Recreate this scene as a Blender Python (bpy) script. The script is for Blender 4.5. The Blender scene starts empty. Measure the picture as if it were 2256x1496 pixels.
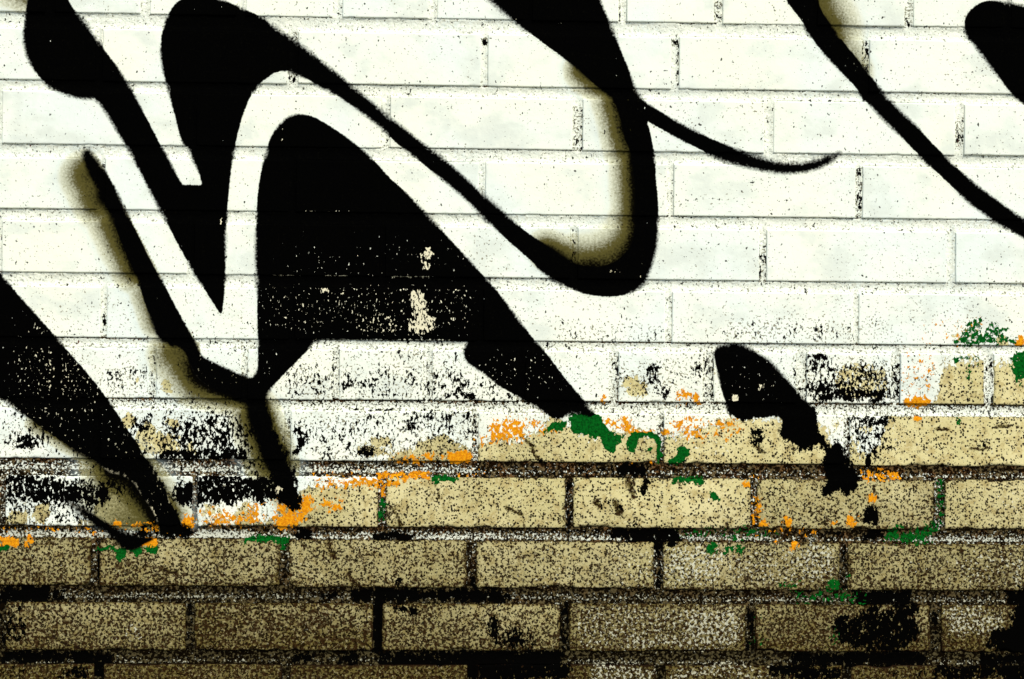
import bpy, math
import numpy as np
from mathutils import Matrix, Vector

scene = bpy.context.scene
col = scene.collection

# ------------------------------------------------------------------ camera
F = 3133.0                                   # focal length in photo pixels (50 mm on 36 mm)
PXM = 0.00061                                # metres on the wall per photo pixel
YAW, ROLL = math.radians(1.9), 0.0092
CAM = np.array([-F * PXM * math.sin(YAW), -F * PXM * math.cos(YAW), 0.80])
a_ = np.array([math.sin(YAW), math.cos(YAW), 0.0])
r0 = np.array([math.cos(YAW), -math.sin(YAW), 0.0])
u0 = np.array([0.0, 0.0, 1.0])
r_ = r0 * math.cos(ROLL) + u0 * math.sin(ROLL)
u_ = -r0 * math.sin(ROLL) + u0 * math.cos(ROLL)
cam_d = bpy.data.cameras.new('camera')
cam_d.sensor_width = 36.0
cam_d.lens = 36.0 * F / 2256.0
cam_d.clip_start = 0.05
cam_d.clip_end = 500.0
cam = bpy.data.objects.new('camera', cam_d)
col.objects.link(cam)
cam.matrix_world = Matrix(((r_[0], u_[0], -a_[0], CAM[0]), (r_[1], u_[1], -a_[1], CAM[1]),
                           (r_[2], u_[2], -a_[2], CAM[2]), (0, 0, 0, 1)))
scene.camera = cam

# ------------------------------------------------------------------ light
SUN_EL, SUN_AZ = math.radians(46), math.radians(24)      # azimuth to the right of straight behind the camera
sd_ = Vector((math.sin(SUN_AZ) * math.cos(SUN_EL), -math.cos(SUN_AZ) * math.cos(SUN_EL), math.sin(SUN_EL)))
sun_l = bpy.data.lights.new('sun', 'SUN')
sun_l.energy = 2.5
sun_l.angle = math.radians(16)
sun_l.color = (1.0, 0.97, 0.89)
sun = bpy.data.objects.new('sun', sun_l)
col.objects.link(sun)
sun.rotation_euler = sd_.to_track_quat('Z', 'Y').to_euler()
sun.location = (2, -4, 6)
world = bpy.data.worlds.new('World')
scene.world = world
world.use_nodes = True
wn = world.node_tree
sky = wn.nodes.new('ShaderNodeTexSky')
sky.sky_type = 'NISHITA'
sky.sun_disc = False
sky.sun_elevation = SUN_EL
sky.sun_rotation = math.pi - SUN_AZ
bg = wn.nodes['Background']
bg.inputs['Strength'].default_value = 0.09
wn.links.new(sky.outputs[0], bg.inputs['Color'])
vs = scene.view_settings
vs.view_transform = 'Standard'
vs.look = 'None'
vs.gamma = 1.0
vs.use_curve_mapping = False
vs.exposure = 0.66

# ------------------------------------------------------------------ photo pixel <-> wall plane (y = 0)
def wall(u, v):
    u = np.asarray(u, float); v = np.asarray(v, float)
    d = r_[None] * ((u.ravel() - 1128) / F)[:, None] + u_[None] * ((748 - v.ravel()) / F)[:, None] + a_[None]
    t = -CAM[1] / d[:, 1]
    p = CAM[None] + d * t[:, None]
    return p[:, 0], p[:, 2]

def px(x, z):
    q = np.stack([x - CAM[0], np.zeros_like(x) - CAM[1], z - CAM[2]], -1)
    w = q @ a_
    return 1128 + F * (q @ r_) / w, 748 - F * (q @ u_) / w

# ------------------------------------------------------------------ small value noise
_rs = np.random.RandomState(7)
_T = _rs.rand(256, 256)
def vn(x, y):
    xi = np.floor(x).astype(int); yi = np.floor(y).astype(int)
    fx = x - xi; fy = y - yi
    fx = fx * fx * (3 - 2 * fx); fy = fy * fy * (3 - 2 * fy)
    g = lambda i, j: _T[i % 256, j % 256]
    return (g(xi, yi) * (1 - fx) + g(xi + 1, yi) * fx) * (1 - fy) + (g(xi, yi + 1) * (1 - fx) + g(xi + 1, yi + 1) * fx) * fy
def fbm(x, y, o=3):
    s = 0; a = 0.5; t = 0
    for k in range(o):
        s = s + a * vn(x + 17.3 * k, y + 9.1 * k); t += a; x = x * 2.03; y = y * 2.03; a *= 0.5
    return s / t - 0.5
def sstep(a, b, x):
    t = np.clip((x - a) / (b - a), 0, 1)
    return t * t * (3 - 2 * t)

# ------------------------------------------------------------------ the brick layout, measured on the photograph
# (row top left, top right, bottom left, bottom right, head joints (left edge, right edge))
ROWS = [
 (-91,-53, 26, 62, [(101,120),(311,330),(521,541),(733,754),(946,963),(1154,1172),(1363,1382),(1573,1592),(1784,1802),(1993,2013),(2210,2228)]),
 (60, 91,175,207, [(209,226),(634,656),(1061,1075),(1479,1496),(1898,1914)]),
 (199,231,315,344, [(-14,4),(415,433),(840,859),(1262,1283),(1685,1704),(2105,2124)]),
 (346,371,458,485, [(213,231),(636,652),(1055,1068),(1469,1484),(1885,1901)]),
 (486,513,599,625, [(-13,3),(413,427),(836,850),(1256,1272),(1672,1688),(2086,2105)]),
 (628,649,741,762, [(222,234),(635,650),(1052,1066),(1466,1481),(1880,1892)]),
 (763,781,875,892, [(118,133),(330,343),(532,545),(733,746),(933,951),(1138,1156),(1341,1363),(1549,1571),(1754,1777),(1963,1983),(2167,2188)]),
 (898,919,1008,1028, [(208,222),(627,640),(1040,1052),(1448,1462),(1859,1871)]),
 (1046,1058,1159,1167, [(-2,12),(424,435),(832,850),(1247,1262),(1653,1667),(2061,2082)]),
 (1183,1199,1290,1303, [(200,218),(617,635),(1028,1048),(1441,1460),(1850,1867)]),
 (1327,1334,1433,1437, [(-5,12),(410,428),(821,842),(1234,1254),(1644,1664),(2052,2073)]),
 (1463,1466,1572,1575, [(206,228),(621,636),(1030,1050),(1445,1464),(1855,1874)]),
]
rs = np.random.RandomState(3)
XL, XR = -1500, 3760
rows = []
def extend(js, pitch):
    js = list(js)
    w = 16
    while js[-1][1] < XR: c = js[-1][0] + pitch + rs.uniform(-3, 3); js.append((c, c + w))
    while js[0][0] > XL: c = js[0][0] - pitch + rs.uniform(-3, 3); js.insert(0, (c, c + w))
    return js
for k, (tl, tr, bl, br, js) in enumerate(ROWS):
    rows.append((tl, tr, bl, br, extend(js, 211 if k in (0, 6) else 415)))
for k in range(1, 6):                                     # courses above the picture
    tl, tr, bl, br, _ = ROWS[0]
    rows.insert(0, (tl - 142 * k, tr - 140 * k, bl - 142 * k, br - 140 * k, extend([(-5, 12) if k % 2 == 0 else (205, 222)], 415)))
ROW0 = 5
k = 1
while True:                                               # courses below, down to the pavement
    tl, tr, bl, br, _ = ROWS[-1]
    t2 = (tl + 137 * k, tr + 136 * k, bl + 137 * k, br + 136 * k)
    if wall([1128], [t2[2]])[1][0] < 0.004: break
    rows.append(t2 + (extend([(-5, 12) if k % 2 == 1 else (205, 222)], 415),))
    k += 1

bricks = []                                               # x0, x1, z0, z1, row, in view
for ri, (tl, tr, bl, br, js) in enumerate(rows):
    for (a, b) in zip(js[:-1], js[1:]):
        u0_, u1_ = a[1], b[0]
        um = 0.5 * (u0_ + u1_)
        t = min(max(um / 2256, -0.1), 1.1)
        vt = tl + (tr - tl) * um / 2256; vb = bl + (br - bl) * um / 2256
        vm = 0.5 * (vt + vb)
        x0, _ = wall([u0_], [vm]); x1, _ = wall([u1_], [vm])
        zt = wall([0, 2256], [tl, tr])[1]; zb = wall([0, 2256], [bl, br])[1]
        z1 = zt[0] + (zt[1] - zt[0]) * t; z0 = zb[0] + (zb[1] - zb[0]) * t
        j = rs.uniform(-1, 1, 4) * 0.0006
        inview = u1_ > -20 and u0_ < 2276 and vb > -12 and vt < 1510
        bricks.append((x0[0] + j[0], x1[0] + j[1], z0 + j[2], z1 + j[3], ri - ROW0, inview))

# ------------------------------------------------------------------ the painted shapes, outlines in photo pixels
P = {}
P['loop'] = [(150,0),(160,16),(171,32),(187,48),(198,67),(209,83),(224,98),(233,115),(257,144),(278,179),(296,208),(318,251),(334,281),
 (353,318),(374,356),(383,374),(398,401),(403,408),(425,407),(445,410),(442,392),(436,374),(422,348),(414,326),(404,318),(398,305),(392,281),(382,241),
 (373,209),(365,179),(357,144),(354,115),(354,94),(360,59),(369,35),(382,13),(396,0),(425,-9),(460,-8),(487,0),(508,7),(540,21),(574,36),
 (598,53),(620,71),(636,80),(657,94),(694,124),(721,147),(748,166),(772,187),(796,207),(817,223),(839,243),(860,260),(898,289),(924,311),
 (951,330),(978,350),(1003,372),(1030,397),(1053,419),(1069,434),(1100,460),(1129,485),(1143,498),(1172,520),(1202,538),(1228,556),(1260,576),
 (1279,585),(1300,588),(1327,587),(1354,578),(1376,560),(1391,541),(1397,515),(1399,477),(1400,423),(1394,360),(1388,333),(1372,294),(1366,257),
 (1354,222),(1327,199),(1311,187),(1287,166),(1260,143),(1234,122),(1207,103),(1180,82),(1153,63),(1127,41),(1106,24),(1078,0),(1010,-55),(960,-120),
 (1260,-170),(1290,-80),(1322,0),(1331,23),(1341,44),(1349,64),(1359,88),(1370,118),(1381,142),(1391,171),(1399,196),(1409,211),(1421,226),
 (1448,242),(1474,258),(1501,274),(1528,288),(1554,300),(1581,312),(1608,323),(1635,333),(1661,341),(1683,350),(1709,356),(1736,359),(1758,360),
 (1782,357),(1803,351),(1822,344),(1840,339),(1854,333),(1847,343),(1835,354),(1822,364),(1803,371),(1784,377),(1763,380),(1736,382),(1709,380),
 (1683,376),(1656,371),(1635,366),(1608,360),(1587,351),(1565,341),(1544,330),(1517,317),(1488,302),(1461,287),(1437,273),(1424,265),(1429,281),(1434,302),
 (1438,321),(1443,348),(1445,397),(1449,437),(1451,477),(1449,520),(1445,552),(1437,581),(1429,603),(1421,624),(1407,637),(1391,644),(1367,652),
 (1341,654),(1314,652),(1287,647),(1266,640),(1239,629),(1218,617),(1207,608),(1188,595),(1175,579),(1153,560),(1128,538),(1106,518),
 (1087,499),(1066,482),(1053,466),(1029,441),(1004,419),(975,395),(946,373),(924,354),(906,340),(895,330),(876,318),(860,301),(844,287),(837,279),
 (817,263),(791,243),(764,225),(742,210),(721,199),(697,186),(678,175),(654,164),(636,157),(622,156),(606,160),(590,170),(577,180),(563,194),
 (551,213),(540,240),(532,262),(525,289),(518,321),(512,350),(508,385),(504,423),(500,471),(497,504),(497,584),(495,627),(492,672),(489,692),(484,690),
 (468,665),(452,640),(441,624),(425,597),(412,575),(388,530),(366,488),(350,458),(331,421),(306,372),(280,325),(262,295),(235,250),(212,217),
 (185,218),(160,213),(135,205),(110,195),(92,175),(78,158),(64,135),(55,110),(52,85),(52,60),(57,25),(62,0),(75,-70),(100,-90),(130,-60)]
P['wedge'] = [(662,251),(689,256),(716,271),(743,288),(764,303),(793,326),(801,332),(820,350),(840,371),(857,391),(887,417),(911,442),(938,469),(962,496),
 (989,525),(1026,565),(1058,600),(1085,629),(1112,663),(1140,702),(1161,729),(1180,752),(1196,770),(1215,793),(1239,826),(1260,852),(1282,876),
 (1298,898),(1314,914),(1304,918),(1285,914),(1262,912),(1250,914),(1236,924),(1215,919),(1188,900),(1161,885),(1129,867),(1100,851),(1079,833),(1053,814),
 (1029,799),(1022,782),(1023,765),(1034,753),(1004,752),(898,750),(791,748),(692,748),(681,769),(662,788),(638,812),(614,836),(593,860),
 (586,876),(590,900),(598,924),(611,957),(625,989),(638,1015),(646,1034),(652,1061),(654,1078),(664,1096),(664,1114),(652,1127),(634,1118),(614,1103),
 (603,1085),(597,1055),(590,1020),(582,1000),(572,981),(558,940),(548,905),(530,882),(508,872),(470,858),(444,842),(428,825),(418,801),
 (412,782),(401,768),(374,761),(348,746),(332,704),(318,664),(307,629),(297,603),(291,589),(275,552),(262,520),(251,490),(241,477),(235,460),(216,440),
 (212,412),(200,392),(189,366),(182,348),(184,332),(191,328),(198,334),(214,353),(230,372),(241,391),(254,415),(273,456),(289,488),(307,522),(326,563),
 (348,603),(366,635),(385,672),(404,707),(425,744),(431,757),(438,774),(449,788),(468,797),(495,810),(531,826),(553,835),(568,818),(569,770),
 (567,718),(567,637),(565,603),(563,557),(564,504),(566,450),(570,407),(577,370),(585,340),(591,318),(599,297),(617,273),(633,259),(648,253)]
P['band'] = [(-330,200),(0,605),(13,619),(24,629),(48,659),(75,688),(99,715),(123,742),(144,768),(176,804),(203,834),(227,866),(246,893),(257,908),
 (275,938),(291,959),(307,983),(318,1007),(334,1025),(350,1056),(368,1080),(377,1109),(388,1124),(404,1155),(417,1168),(425,1184),(350,1184),(347,1162),
 (340,1136),(326,1112),(306,1085),(292,1062),(267,1048),(241,1045),(222,1031),(200,1011),(171,999),(139,975),(115,959),(88,940),(64,922),(29,899),
 (0,876),(-60,820),(-420,470)]
P['flick'] = [(140,1094),(160,1106),(192,1122),(227,1147),(262,1166),(300,1182),(345,1186),(318,1198),(300,1211),(275,1213),(255,1193),(235,1177),(205,1155),(175,1132),(150,1108)]
P['comma'] = [(1573,772),(1589,760),(1621,756),(1643,762),(1670,780),(1688,789),(1704,803),(1726,828),(1747,852),(1771,879),(1790,898),(1803,918),(1800,943),
 (1812,960),(1822,972),(1828,990),(1838,966),(1850,976),(1859,991),(1870,1015),(1883,1029),(1897,1055),(1894,1069),(1878,1085),(1859,1092),(1845,1078),(1822,1092),(1812,1100),
 (1815,1078),(1824,1061),(1814,1035),(1814,1005),(1818,990),(1800,980),(1771,996),(1752,982),(1736,973),(1717,967),(1714,949),(1724,930),(1717,917),(1690,919),
 (1660,922),(1635,930),(1621,919),(1603,912),(1600,890),(1589,858),(1581,820),(1575,795)]
P['diag'] = [(1732,0),(1747,21),(1771,51),(1776,66),(1790,86),(1806,108),(1827,131),(1846,152),(1865,171),(1883,190),(1894,203),(1899,217),(1918,232),(1939,256),
 (1961,278),(1988,303),(2004,321),(2025,342),(2052,369),(2084,398),(2116,429),(2137,449),(2164,468),(2190,487),(2226,508),(2256,525),(2420,600),(2800,700),
 (2820,650),(2440,560),(2256,485),(2204,447),(2164,418),(2137,396),(2105,367),(2073,335),(2044,306),(2025,283),(1998,259),(1971,233),(1945,203),(1923,174),
 (1902,147),(1886,126),(1865,102),(1843,72),(1832,56),(1816,35),(1806,16),(1803,0),(1770,-90),(1700,-90)]
P['drop'] = [(2256,13),(2231,8),(2204,3),(2177,1),(2156,7),(2139,21),(2128,35),(2125,48),(2127,67),(2133,86),(2143,95),(2159,116),(2180,144),(2199,168),(2217,193),
 (2234,211),(2256,228),(2330,290),(2420,330),(2500,290),(2470,180),(2380,60)]
STROKES = [
 ('loop', 'long looping black stroke across the white bricks, with a rounded top, a hook and a thin tail'),
 ('wedge', 'broad black wedge with a rounded top and a narrow slanting arm on its left, flaked near its base'),
 ('band', 'thick black band slanting down from the left edge to the bare bricks'),
 ('flick', 'short soft grey-black flick beside the end of the thick left band'),
 ('comma', 'black comma-shaped stroke peeling off the beige bricks right of the middle'),
 ('diag', 'thin black line slanting down to the right edge'),
 ('drop', 'black drop shape cut by the right edge in the top corner'),
]

def tp(x0, y0, lst): return [(x0 + a / 3.74, y0 + b / 3.74) for a, b in lst]
GREEN_POLY = [
 tp(1100,740,[(555,650),(640,640),(710,640),(760,660),(825,660),(860,740),(900,790),(960,795),(1025,800),(1000,860),(975,900),(985,940),(940,962),(890,945),(878,890),(840,850),(770,850),(700,820),(630,822),(600,780),(578,700)]),
 tp(1100,740,[(365,772),(430,730),(540,690),(520,755),(450,780),(405,795)]),
 tp(1100,740,[(1090,802),(1200,797),(1280,818),(1345,850),(1340,960),(1320,1060),(1295,1020),(1292,850),(1240,838),(1150,838),(1142,920),(1090,958),(1062,900),(1055,855),(1085,830)]),
 tp(1100,740,[(1365,1035),(1430,1000),(1475,930),(1555,930),(1560,985),(1500,1045),(1400,1055)]),
 tp(1656,370,[(1660,1450),(1735,1330),(1750,1275),(1790,1270),(1830,1230),(1900,1255),(1905,1400),(1935,1300),(2000,1240),(2045,1320),(2090,1280),(2120,1340),(2070,1370),(2120,1400),(2195,1410),(2195,1465),(1660,1465)]),
]

def poly_sd(pts, u, v):
    pts = np.array(pts, float)
    # smooth the hand-measured outline a little (one Chaikin pass)
    q = []
    n = len(pts)
    for i in range(n):
        a, b = pts[i], pts[(i + 1) % n]
        q += [a * 0.75 + b * 0.25, a * 0.25 + b * 0.75]
    pts = np.array(q)
    d2 = np.full(u.shape, 1e9); ins = np.zeros(u.shape, bool)
    lo = pts.min(0) - 75; hi = pts.max(0) + 75
    m = (u > lo[0]) & (u < hi[0]) & (v > lo[1]) & (v < hi[1])
    uu = u[m].astype(np.float32); vv = v[m].astype(np.float32); dd = d2[m].astype(np.float32); ii = ins[m]
    if not len(uu): return np.full(u.shape, 75.0)
    for i in range(len(pts)):
        x0, y0 = pts[i]; x1, y1 = pts[(i + 1) % len(pts)]
        ex, ey = x1 - x0, y1 - y0
        t = np.clip(((uu - x0) * ex + (vv - y0) * ey) / (ex * ex + ey * ey + 1e-9), 0, 1)
        dd = np.minimum(dd, (uu - x0 - t * ex) ** 2 + (vv - y0 - t * ey) ** 2)
        c = (y0 > vv) != (y1 > vv)
        if ey != 0: ii ^= c & (uu < x0 + (vv - y0) * ex / ey)
    d2[m] = dd; ins[m] = ii
    d = np.sqrt(np.minimum(d2, 75.0 ** 2))
    return np.where(ins, -d, d)

def box(u, v, lst, k=1.0):
    """soft boxes (u0, v0, u1, v1, amount[, feather])"""
    f = np.zeros(u.shape)
    for b in lst:
        fe = k * (b[5] if len(b) > 5 else 9.0)
        hx, hy = (b[2] - b[0]) / 2, (b[3] - b[1]) / 2
        r = (.7 if min(hx, hy) > 14 else 1.0) * min(hx, hy) if max(hx, hy) < 4 * min(hx, hy) else 0.0
        qx = np.abs(u - (b[0] + b[2]) / 2) - hx + r; qy = np.abs(v - (b[1] + b[3]) / 2) - hy + r
        d = np.hypot(np.maximum(qx, 0), np.maximum(qy, 0)) + np.minimum(np.maximum(qx, qy), 0) - r
        f = np.maximum(f, b[4] * sstep(fe, -fe, d))
    return f

WHITE_EDGE = [(-1500,1165),(0,1172),(130,1166),(225,1135),(300,1085),(345,1090),(380,1140),(430,1158),(600,1148),(635,1095),(690,1072),(830,1062),(848,1056),(858,1000),
 (960,975),(1050,985),(1056,972),(1150,962),(1210,945),(1320,958),(1400,948),(1450,962),(1520,958),(1560,940),(1590,920),(1700,915),(1800,918),
 (1850,1010),(1890,1020),(1930,990),(1965,900),(2040,898),(2062,880),(2080,800),(2160,795),(2190,800),(2256,785),(3800,765)]
TAN = [(268,915,292,950,1),(310,935,345,1000,.9),(335,950,395,1005,.95),(370,915,395,940,1),(405,970,430,1005,.8),(352,840,370,874,1,5),(300,838,310,852,1,4),
 (815,962,868,985,1),(790,985,850,1012,.9),(925,970,985,1002,.95),(940,990,985,1010,.9),(1370,830,1430,882,.8),(1840,800,1960,880,.62),
 (12,1118,60,1155,.9),(75,1105,120,1150,.9),(220,1060,300,1150,.95),(440,1105,500,1140,.6),(520,1110,560,1150,.7),(290,1085,310,1130,1),(1890,930,1925,960,.6),
 (1830,920,1850,960,.6),(2100,735,2140,750,.6,6),(2195,738,2225,760,.9,6),(1200,925,1245,960,.8),(1870,965,1905,1020,.6),(1560,820,1572,880,.7)]
CHIPS = [(600,800,1060,885,.4,20),(225,800,330,872,.4),(640,905,1040,1010,.36,20),(0,905,140,1010,.42,20),(350,905,560,1010,.55,20),(1340,790,1550,880,.28,16),(1580,790,1600,880,.3),(1730,790,1970,885,.5,16),(1870,905,1970,1020,.5,16),(1210,730,1460,757,.36,14),(0,905,90,1000,.34),(425,930,560,990,.5),(600,905,640,1000,.3),(730,760,1050,890,.26),(375,900,440,960,.3),(1060,860,1130,886,.5),(1200,700,1460,757,.25),(1600,700,1900,757,.28),(280,905,345,1010,.45),(110,1050,240,1150,.5),(0,1100,110,1150,.4),(600,800,735,868,.34),(640,815,680,850,.42),(750,775,930,880,.2),(750,815,775,865,.55),(825,855,880,882,.45),(870,770,885,795,.6,6),(955,860,1055,886,.66),(985,815,1030,886,.52),(1000,780,1020,800,.5,6),
 (1040,830,1110,884,.4),(345,925,560,1012,.5),(350,985,560,1020,.72),(440,900,540,980,.42),(575,960,590,1010,.6),(0,940,140,1008,.28),(35,955,70,1000,.72),(642,930,672,1015,.68),(690,985,740,1015,.45),
 (755,920,800,1015,.42),(775,985,825,1016,.66),(800,905,1040,960,.42),(900,905,1010,945,.52),(0,1050,240,1115,.66),(0,1048,110,1080,.75),(150,1060,240,1110,.6),(375,1046,600,1112,.74),(230,1060,350,1105,.55),
 (590,1030,640,1090,.6),(1425,800,1460,840,.62),(1515,800,1545,828,.68),(1455,850,1475,882,.72),(1435,835,1490,860,.4),(1785,780,1820,800,.72,6),(1780,845,1965,886,.68),(1790,800,1960,860,.5),(1815,860,1850,886,.8),
 (1878,915,1965,940,.74),(1920,935,1955,1000,.52),(1905,1000,1930,1030,.75,6),(1885,960,1900,1010,.55,6),(1750,725,1860,756,.3),(1680,690,1980,755,.22),(1390,715,1465,757,.32),(1100,690,1460,757,.16),
 (225,790,325,872,.26),(500,758,545,775,.6,6),(1655,940,1690,985,.62,6),(1660,975,1690,1000,.5,5),(1410,1058,1430,1095,.8,5),(1310,1100,1325,1125,.6,4),(1355,1110,1375,1130,.6,4),(1400,1145,1420,1160,.6,4),
 (1800,1060,1830,1100,.62,6),(1905,1110,1930,1160,.75,5),(1465,1190,1490,1215,.8,5),(2150,975,2180,1000,.55,6),(1250,1170,1280,1182,.4),
 (870,1265,895,1292,.66,5),(850,1330,920,1350,.62,6),(0,1325,60,1420,.5),(1075,1350,1110,1430,.68),(1075,1395,1175,1432,.62),(1110,1380,1165,1432,.55),(1840,1345,2030,1432,.72),(1880,1330,2020,1425,.74),(1975,1300,2030,1360,.8),
 (1830,1395,1880,1432,.5),(2195,1370,2330,1520,.95,14),(2222,1320,2330,1440,1,12),(2235,1290,2300,1400,1,14),(2180,1380,2256,1440,.75),(1050,1455,1260,1500,.85),(1690,1460,1860,1500,.72),(2060,1455,2256,1500,.66),(1900,1470,2050,1500,.4),(130,1465,205,1500,.6),(0,1430,60,1500,.35)]
MBLACK = [(0,1288,112,1330,1,8),(112,1300,135,1330,.9,8),(775,1296,1105,1328,1,8),(1100,1305,1125,1328,.9,6),(700,1300,745,1330,.9,8),(0,1433,235,1465,1,8),(200,1430,250,1500,1,8),(645,1436,690,1465,.9,8),(740,1436,790,1465,.85,8),
 (830,1290,850,1440,1,4),(820,1290,842,1440,1,4),(835,1433,1245,1500,1,10),(1030,1270,1050,1300,.9,4),(1340,1160,1480,1192,1,8),(1230,1160,1350,1192,.55,14),(1380,1160,1495,1215,1,5),(650,1160,692,1192,1,6),(835,1172,900,1192,1,5),(820,1180,915,1190,1,4),
 (1350,1018,1425,1055,1,10),(1200,1020,1500,1055,.5,16),(1900,1160,1950,1195,1,8),(1800,1160,1900,1195,.5),(1600,886,1800,920,.85,10),(1880,1300,2015,1340,1,8),(1740,1435,2045,1470,1,10),(2160,1438,2300,1470,1,10),(2215,1280,2330,1345,1.2,8),
 (765,904,965,914,.85,3),(640,1048,700,1055,.8,4),(1440,1195,1462,1300,.55,5),(530,1018,620,1050,.7,14),(290,1150,420,1190,.8,10),(370,870,540,905,.45,14),(200,1270,215,1330,.4,6),(0,1340,12,1430,.7,4),(-5,1048,12,1150,.4,4)]
ORANGE = [(440,1110,600,1158,.34),(690,1050,830,1080,.5),(700,1095,760,1130,.5),(1040,960,1100,985,.5),(1180,935,1230,955,.6),(1560,920,1640,960,.45),(1500,940,1560,975,.5),(870,1000,1040,1016,.5),(1980,770,2060,880,.28),(985,995,1037,1020,1,5),(935,1000,955,1017,.8,5),(895,1005,925,1017,.8,5),(1072,915,1165,975,.55),(1085,940,1120,972,.75),(1120,915,1200,945,.5),(1320,916,1395,948,.5),(1370,925,1395,950,.8,6),(1385,948,1440,958,.9,5),(1468,916,1560,955,.5),(1462,940,1478,958,.7,5),
 (1488,858,1548,888,.58),(1527,868,1548,888,.85,5),(1317,868,1338,888,.7,5),(1990,876,2045,893,.95,6),(1000,1040,1060,1050,.5),(700,1045,860,1056,.55),(835,1040,945,1058,.72,6),(790,1050,835,1075,.72,6),(850,1052,880,1075,.7,6),(1300,1060,1345,1070,0),
 (600,1095,690,1160,.6),(600,1130,660,1162,.85),(660,1090,690,1140,.8),(715,1108,745,1128,.66,6),(430,1118,520,1160,.42),(465,1135,560,1162,.58),(540,1105,580,1160,.58),(400,1130,425,1165,.8,5),(0,1186,45,1203,.85,6),(55,1180,75,1203,.7,5),
 (315,1186,347,1210,.95,5),(240,1150,272,1162,.7,5),(295,1185,310,1192,.8,4),(1667,1092,1680,1158,.6,5),(1672,1140,1690,1158,.7,5),(1722,1142,1745,1158,.9,5),(1832,1145,1846,1160,.85,5),(1862,1128,1886,1162,.62,6),(1914,1090,1930,1112,.8,5),(1632,1057,1652,1072,.9,5),
 (1740,1194,1762,1210,.8,5),(1705,1190,1716,1200,.7,4),(2012,918,2032,930,.9,4),(2095,700,2180,765,.3),(2030,700,2100,765,.26),(2238,742,2260,764,.9,5),(1590,950,1610,975,.45,5),(2040,800,2060,830,.5,6),(1655,1050,1668,1160,.42,4),(1670,1160,1800,1180,.42),(1900,1035,1990,1058,.55,8),(832,1045,850,1100,.6,4),
 (0,1158,420,1178,.35),(280,1150,350,1162,.6,5),(1350,1010,1460,1022,.3)]
GREEN = [(1465,960,1485,966,.8,4),(1425,985,1434,991,.9,3),
 (1478,1050,1552,1066,.8,5),(1566,1084,1582,1106,.95,3),(950,1048,1010,1060,.9,4),(2098,785,2160,800,.5,6),(2125,795,2145,850,.5,6),(2100,790,2115,805,.9,4),(2225,778,2300,835,.82,6),(2240,830,2256,850,.6,5),
 (2108,916,2118,934,.85,4),(215,1206,345,1216,.95,4),(258,1205,280,1232,.95,4),(300,1205,318,1224,.9,4),(-30,1200,24,1214,1,4),(540,1182,640,1196,.92,5),(617,1180,635,1215,.9,4),(1556,1192,1582,1225,.85,5),(1592,1192,1640,1225,.62,6),(1500,1160,1720,1190,.4),(832,1100,850,1150,.62,4),
 (1950,1160,2060,1200,.56,8),(2061,1050,2082,1162,.46,5),(2030,1150,2080,1172,.6,6),(1820,1275,1848,1298,.75,5),(1710,1280,1760,1296,.5,6),(1750,1300,1910,1330,.45),(1866,1262,1880,1276,.6,3),(1670,1350,1690,1380,.35),(1660,1395,1690,1432,.4),(1820,1380,1850,1430,.4),(1200,1050,1210,1055,0),(1910,1050,1930,1060,.3)]
RED = [(1580,660,1720,757,.5,20),(1660,720,1700,757,.7),(150,700,420,745,.5,15),(125,745,240,800,.55,15),(140,570,165,590,.6),(0,315,70,345,.6),(2100,260,2125,330,.7,5),(1990,20,2015,62,.6,6),(750,500,860,600,.35)]
WEAR = [(560,600,1060,748,.3,30),(600,520,1060,640,.22,30),(850,690,875,740,.55,8),(780,680,860,740,.4),(905,640,945,740,.72,8),(915,665,935,740,1,6),(900,635,930,675,.95,5),(930,690,960,735,.7,6),(895,700,912,735,.75,6),(932,548,953,570,1,4),(928,570,945,595,.85,5),(920,555,935,580,.6,5),
 (708,636,732,650,.8,5),(735,640,765,650,.6,5),(0,680,250,960,.3,30),(60,760,200,900,.36,20),(1040,760,1260,880,.26,25),(1580,780,1740,905,.2),(1668,845,1678,862,.85,4),(1606,872,1624,888,1,4),(1695,845,1708,852,.7,4),(290,1085,308,1130,1,4),(325,1115,338,1142,.95,4),(560,740,620,860,.2),(480,478,488,500,.75,3),
 (420,760,540,860,.22),(1720,0,1900,200,.16),(1320,0,1460,640,.1),(1410,600,1420,612,.9,3),(1340,590,1370,602,.5,4),(0,900,420,1160,.24,20),(617,280,624,310,.6,3),(603,1068,622,1088,.9,4)]
OVER = [(175,395,205,455,62,1.2),(240,500,290,590,60,1.15),(310,650,335,720,35,.7),(385,800,430,845,72,1.3),(430,845,520,865,60,1.3),(560,925,592,1015,66,1.25),(1352,235,1372,330,56,1.15),
 (1395,360,1397,480,64,1.25),(1215,550,1300,575,50,1.1),(1300,575,1388,530,84,1.25),(1388,480,1388,530,60,1.2),(1812,-40,1835,45,95,1),(1870,90,1900,150,42,.6),(-100,-20,45,-12,45,.9),(1280,165,1325,195,44,1),(80,935,215,1012,28,.8),
 (255,1060,335,1140,86,1.35),(600,1060,630,1110,40,.6),(560,380,560,380,1,0)]
GRAIN = [(1330,1200,1560,1292,.5,30),(1460,1200,1600,1290,.85,25),(1600,1200,1850,1292,.6,25),(1760,1200,1850,1280,.8),(2090,1200,2256,1300,.5,30),(2225,1230,2256,1300,.8),(1260,1335,1640,1432,.62,20),(1500,1335,1640,1432,.85,20),(1370,1395,1500,1432,.8),(1300,1465,1440,1500,.85),(1470,1465,1660,1500,.75),(2080,1335,2210,1400,.8,15),
 (2000,1220,2130,1260,.4),(280,1370,320,1410,.6),(1660,1465,1720,1500,.6),(1370,850,1440,890,.3),(1940,930,2000,1000,.4),(1530,950,1600,1010,.45),(2200,1090,2256,1130,.4),(1120,1200,1330,1290,.28,30)]

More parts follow.
